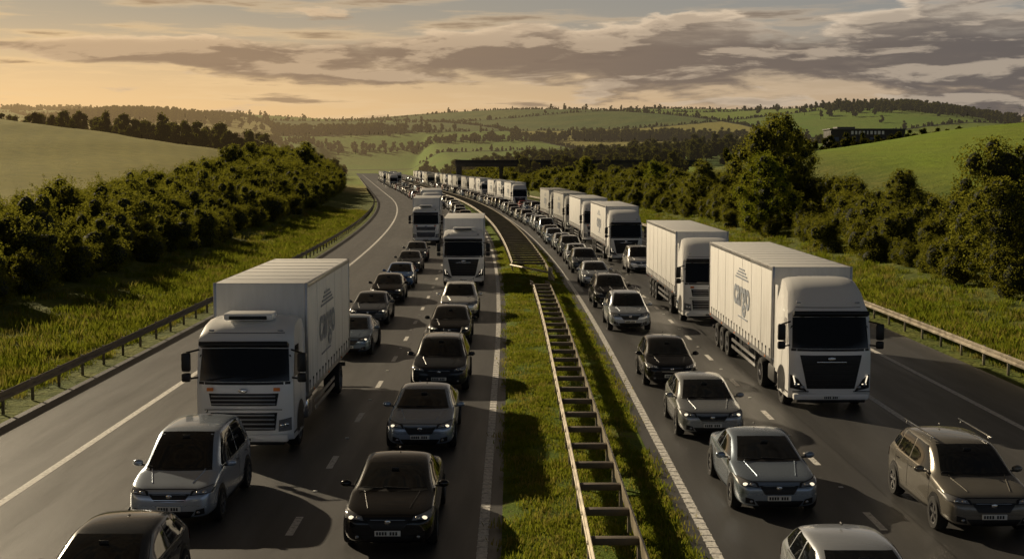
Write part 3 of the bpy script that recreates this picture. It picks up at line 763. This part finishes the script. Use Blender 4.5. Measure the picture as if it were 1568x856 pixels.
for k in range(1800):
    c=random.choice(((430,1450,90,130),(480,1450,90,110),(-850,2250,150,150),(-420,1480,85,110),(-420,1480,85,110),(120,1230,90,28),(-180,1380,80,30)))
    x=random.gauss(c[0],c[2]*.55);y=random.gauss(c[1],c[3]*.55)
    addt(x,y,random.uniform(.8,1.3))
for k in range(500):
    x=random.uniform(-1100,1100); q=math.sin(x/70)+math.sin(x/33)
    if q>.4: addt(x,random.gauss(2230,25),random.uniform(.6,1.2))
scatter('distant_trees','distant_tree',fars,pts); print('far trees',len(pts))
def make_tuft(name,h,n,mat,sp=.16):
    mb=MB()
    for i in range(n):
        x=random.gauss(0,sp);y=random.gauss(0,sp);a=random.uniform(0,6.28);l=h*random.uniform(.5,1.2);w=.012+.01*h; lean=random.uniform(.1,.6)*l
        dx=math.cos(a);dy=math.sin(a)
        mb.add([(x-dy*w,y+dx*w,0),(x+dy*w,y-dx*w,0),(x+dx*lean*.4+dy*w*.6,y+dy*lean*.4-dx*w*.6,l*.6),(x+dx*lean,y+dy*lean,l),(x+dx*lean*.4-dy*w*.6,y+dy*lean*.4+dx*w*.6,l*.6)],[(0,1,2,3,4)],mat)
    return mb.mesh(name)
tufts=[make_tuft('tuft%d'%i,.11,34,'dry_grass' if i==3 else 'grass_blade') for i in range(4)]
pts=[]
for k in range(6500):
    y=18+ (random.random()**1.5)*110; o_=random.uniform(-.14,3.70)
    if math.sin(y*.9+o_*1.7)+math.sin(o_*2.6-y*.37)>1.35: continue
    pts.append((cl(y)+o_,y,zmed(o_,y)-.01,random.uniform(.4,1.4)))
scatter('median_grass_tufts','grass_tuft',tufts,pts)
tall=[make_tuft('tall%d'%i,.42,40,'dry_grass' if i==1 else 'grass_blade',.25) for i in range(4)]
pts=[]
for k in range(9000):
    y=30+(random.random()**1.3)*190
    if random.random()<.55: o_=-16.9-abs(random.gauss(0,1))*4.0
    else: o_=19.3+abs(random.gauss(0,1))*4.0
    x=cl(y)+o_; pts.append((x,y,hz(x,y)-.02,random.uniform(.4,1.3)*(.6 if abs(o_-1.3)<19.5 else 1)))
scatter('verge_grass','grass_tuft',tall,pts)
# ------------------------------------------------------------ structures
mb=MB(); BY=420; bx=21
mb.box((bx,BY,7.55),(78,7,1.5),'concrete',.05); mb.box((bx,BY-3.55,8.55),(78,.25,.9),'building_wall',.03); mb.box((bx,BY+3.55,8.55),(78,.25,.9),'building_wall',.03)
for x in(-3.5,20,44): 
    for dy in(-2,2): mb.box((x,BY+dy,3.4),(1.2,1.2,7.2),'concrete',.15)
    mb.box((x,BY,6.5),(1.6,6.4,.8),'concrete',.05)
mb.box((-17.0,BY,4.0),(1.6,6.6,8.2),'concrete',.1)
obj('road_bridge',mb.mesh('bridge'))
par=bpy.data.objects.new('warehouse_building',None); COL.objects.link(par); bz=hz(158,590)+1.2; par.location=(158,590,bz)
mb=MB(); mb.box((0,0,2.0),(33,14,7.4),'building_wall',.05); obj('walls',mb.mesh('walls'),parent=par)
mb=MB(); mb.box((0,0,5.95),(34,15,.5),'building_roof',.05); mb.box((-9,0,6.6),(8,8,.9),'building_roof',.05); obj('roof',mb.mesh('roof'),parent=par)
mb=MB()
for k,w_ in enumerate((1.1,.9,1.1,1.0,.6,1.1,.9,1.2,1.0)): mb.box((-7+k*1.7,-7.08,4.4),(w_,.1,1.5),'sign_white')
for k in range(8): mb.box((-14+k*4,-7.05,1.6),(2.2,.08,1.6),'glass')
obj('sign_and_windows',mb.mesh('bsign'),parent=par)
for (x,y) in((790,2180),(850,2200),(650,2150)):
    mb=MB(); z0=hz(x,y); mb.tube((0,0,0),(0,0,26),.5,.3,'rim'); mb.tube((-4,0,22),(4,0,22),.25,.25,'rim'); mb.tube((-3,0,18),(3,0,18),.25,.25,'rim'); obj('electricity_pylon',mb.mesh('pylon'),(x,y,z0))
# ------------------------------------------------------------ sky & sun
EL=23;AZ=-42
w=bpy.data.worlds.new('World'); scene.world=w; w.use_nodes=True; t=NT(w.node_tree); bg=w.node_tree.nodes['Background']
sk=t.n('ShaderNodeTexSky',sky_type='NISHITA'); sk.sun_disc=False; sk.sun_elevation=math.radians(EL); sk.sun_rotation=math.radians(AZ); sk.dust_density=1.5; sk.air_density=1.2
d=t.n('ShaderNodeTexCoord').outputs['Generated']; x,y,z=t.xyz(d)[:3]
az=t.m('ARCTAN2',x,y); el=z
sun=t.mr(az,-.42,.42,0,1,True)
hor=t.mix(sun,(10.4,6.6,3.0),(5.8,4.2,2.8)); topc=t.mix(sun,(4.3,3.5,2.5),(3.0,2.95,2.85))
grad=t.mix(t.mr(el,0.03,.125,0,1,True),hor,topc)
base=t.mix(.9,sk.outputs[0],grad)
warp=t.noise(t.comb(t.m('MULTIPLY',az,6.),t.m('MULTIPLY',el,24.),3.0),1.0,3,.5)
ax_=t.m('ADD',t.m('MULTIPLY',az,9.),t.m('MULTIPLY',warp,.9)); ez=t.m('ADD',t.m('MULTIPLY',el,46.),t.m('MULTIPLY',warp,.7))
n=t.noise(t.comb(ax_,ez,2.3),1.0,9,.57)
nup=t.noise(t.comb(t.m('ADD',ax_,-.14),t.m('ADD',ez,.30),2.3),1.0,7,.57)
cen=t.mr(az,-.35,.4,.083,.076)
th=t.mr(az,-.34,.36,.007,.036)
sh1=t.m('SUBTRACT',1.0,t.m('DIVIDE',t.m('ABSOLUTE',t.m('SUBTRACT',el,cen)),th))
sh2=t.m('SUBTRACT',t.mr(az,.0,.30,-.4,1.0),t.m('DIVIDE',t.m('ABSOLUTE',t.m('SUBTRACT',el,.127)),.012))
sh=t.m('MAXIMUM',t.m('MAXIMUM',sh1,sh2),-1.0)
sh=t.m('MAXIMUM',sh,t.mr(el,.14,.25,-1.0,.15))
dn=t.m('ADD',t.m('SUBTRACT',n,.49),t.m('MULTIPLY',sh,.18))
cov=t.mr(dn,-.04,.045,0,1,True); dep=t.mr(dn,-.02,.11,0,1,True)
lit=t.mr(t.m('SUBTRACT',n,nup),.0,.09,0,1,True)
up1=t.mr(t.m('DIVIDE',t.m('SUBTRACT',el,cen),th),.2,1.0,0,.75,True)
lit=t.m('MINIMUM',t.m('ADD',t.m('MULTIPLY',lit,.65),t.m('MULTIPLY',up1,t.mr(n,.45,.6,1,.2))),1.0)
edge=t.mix(sun,(10.2,7.2,4.2),(8.6,7.1,5.4)); corec=t.mix(sun,(4.2,2.8,1.7),(1.45,1.25,1.17))
soft=t.mix(.55,base,corec)
cc=t.mix(lit,t.mix(dep,soft,corec),t.mix(t.m('MULTIPLY',dep,.35),edge,corec))
p2=t.comb(t.m('MULTIPLY',az,8.),t.m('MULTIPLY',el,80.),7.0)
st=t.noise(p2,1.0,6,.58); stc=t.m('MULTIPLY',t.mr(st,.46,.60,0,.7,True),t.mr(el,.12,.06,.5,1))
stb=t.mr(st,.57,.68,0,1,True)
base2=t.mix(stc,base,t.mix(sun,(10.6,7.2,3.6),(6.0,4.7,3.4)))
base2=t.mix(t.m('MULTIPLY',stb,.8),base2,t.mix(sun,(4.2,2.7,1.5),(2.2,1.8,1.5)))
fin=t.mix(t.m('MULTIPLY',cov,.95),base2,cc)
ca,sa=math.cos(math.radians(AZ)),math.sin(math.radians(AZ))
away=t.m('ABSOLUTE',t.m('ARCTAN2',t.m('SUBTRACT',t.m('MULTIPLY',x,ca),t.m('MULTIPLY',y,sa)),t.m('ADD',t.m('MULTIPLY',y,ca),t.m('MULTIPLY',x,sa))))
far_=t.mr(away,1.35,2.2,0,1,True)
up_=t.mr(el,.13,.36,1.0,.13,True)
fin=t.mix(far_,fin,(2.3,2.8,3.5))
mul=t.n('ShaderNodeVectorMath',operation='SCALE'); t.put(mul.inputs[0],fin); t.put(mul.inputs['Scale'],t.m('MULTIPLY',up_,t.mr(el,-.05,.0,.3,1)))
t.put(bg.inputs[0],mul.outputs[0]); bg.inputs[1].default_value=.085
sd=bpy.data.lights.new('sun','SUN'); sd.energy=5; sd.angle=math.radians(.6); sd.color=(1,.82,.56)
so=bpy.data.objects.new('sun',sd); COL.objects.link(so)
v=Vector((math.sin(math.radians(AZ))*math.cos(math.radians(EL)),math.cos(math.radians(AZ))*math.cos(math.radians(EL)),math.sin(math.radians(EL))))
so.rotation_euler=v.to_track_quat('Z','Y').to_euler()
# ------------------------------------------------------------ camera
cd=bpy.data.cameras.new('camera'); cam=bpy.data.objects.new('camera',cd); COL.objects.link(cam); scene.camera=cam
cd.sensor_width=36; cd.lens=36*2000/1568; cd.clip_end=20000; cam.location=(0,0,8); cam.rotation_euler=(math.radians(90-5.086),0,0)
scene.view_settings.view_transform='Standard'; scene.view_settings.look='None'; scene.view_settings.exposure=0
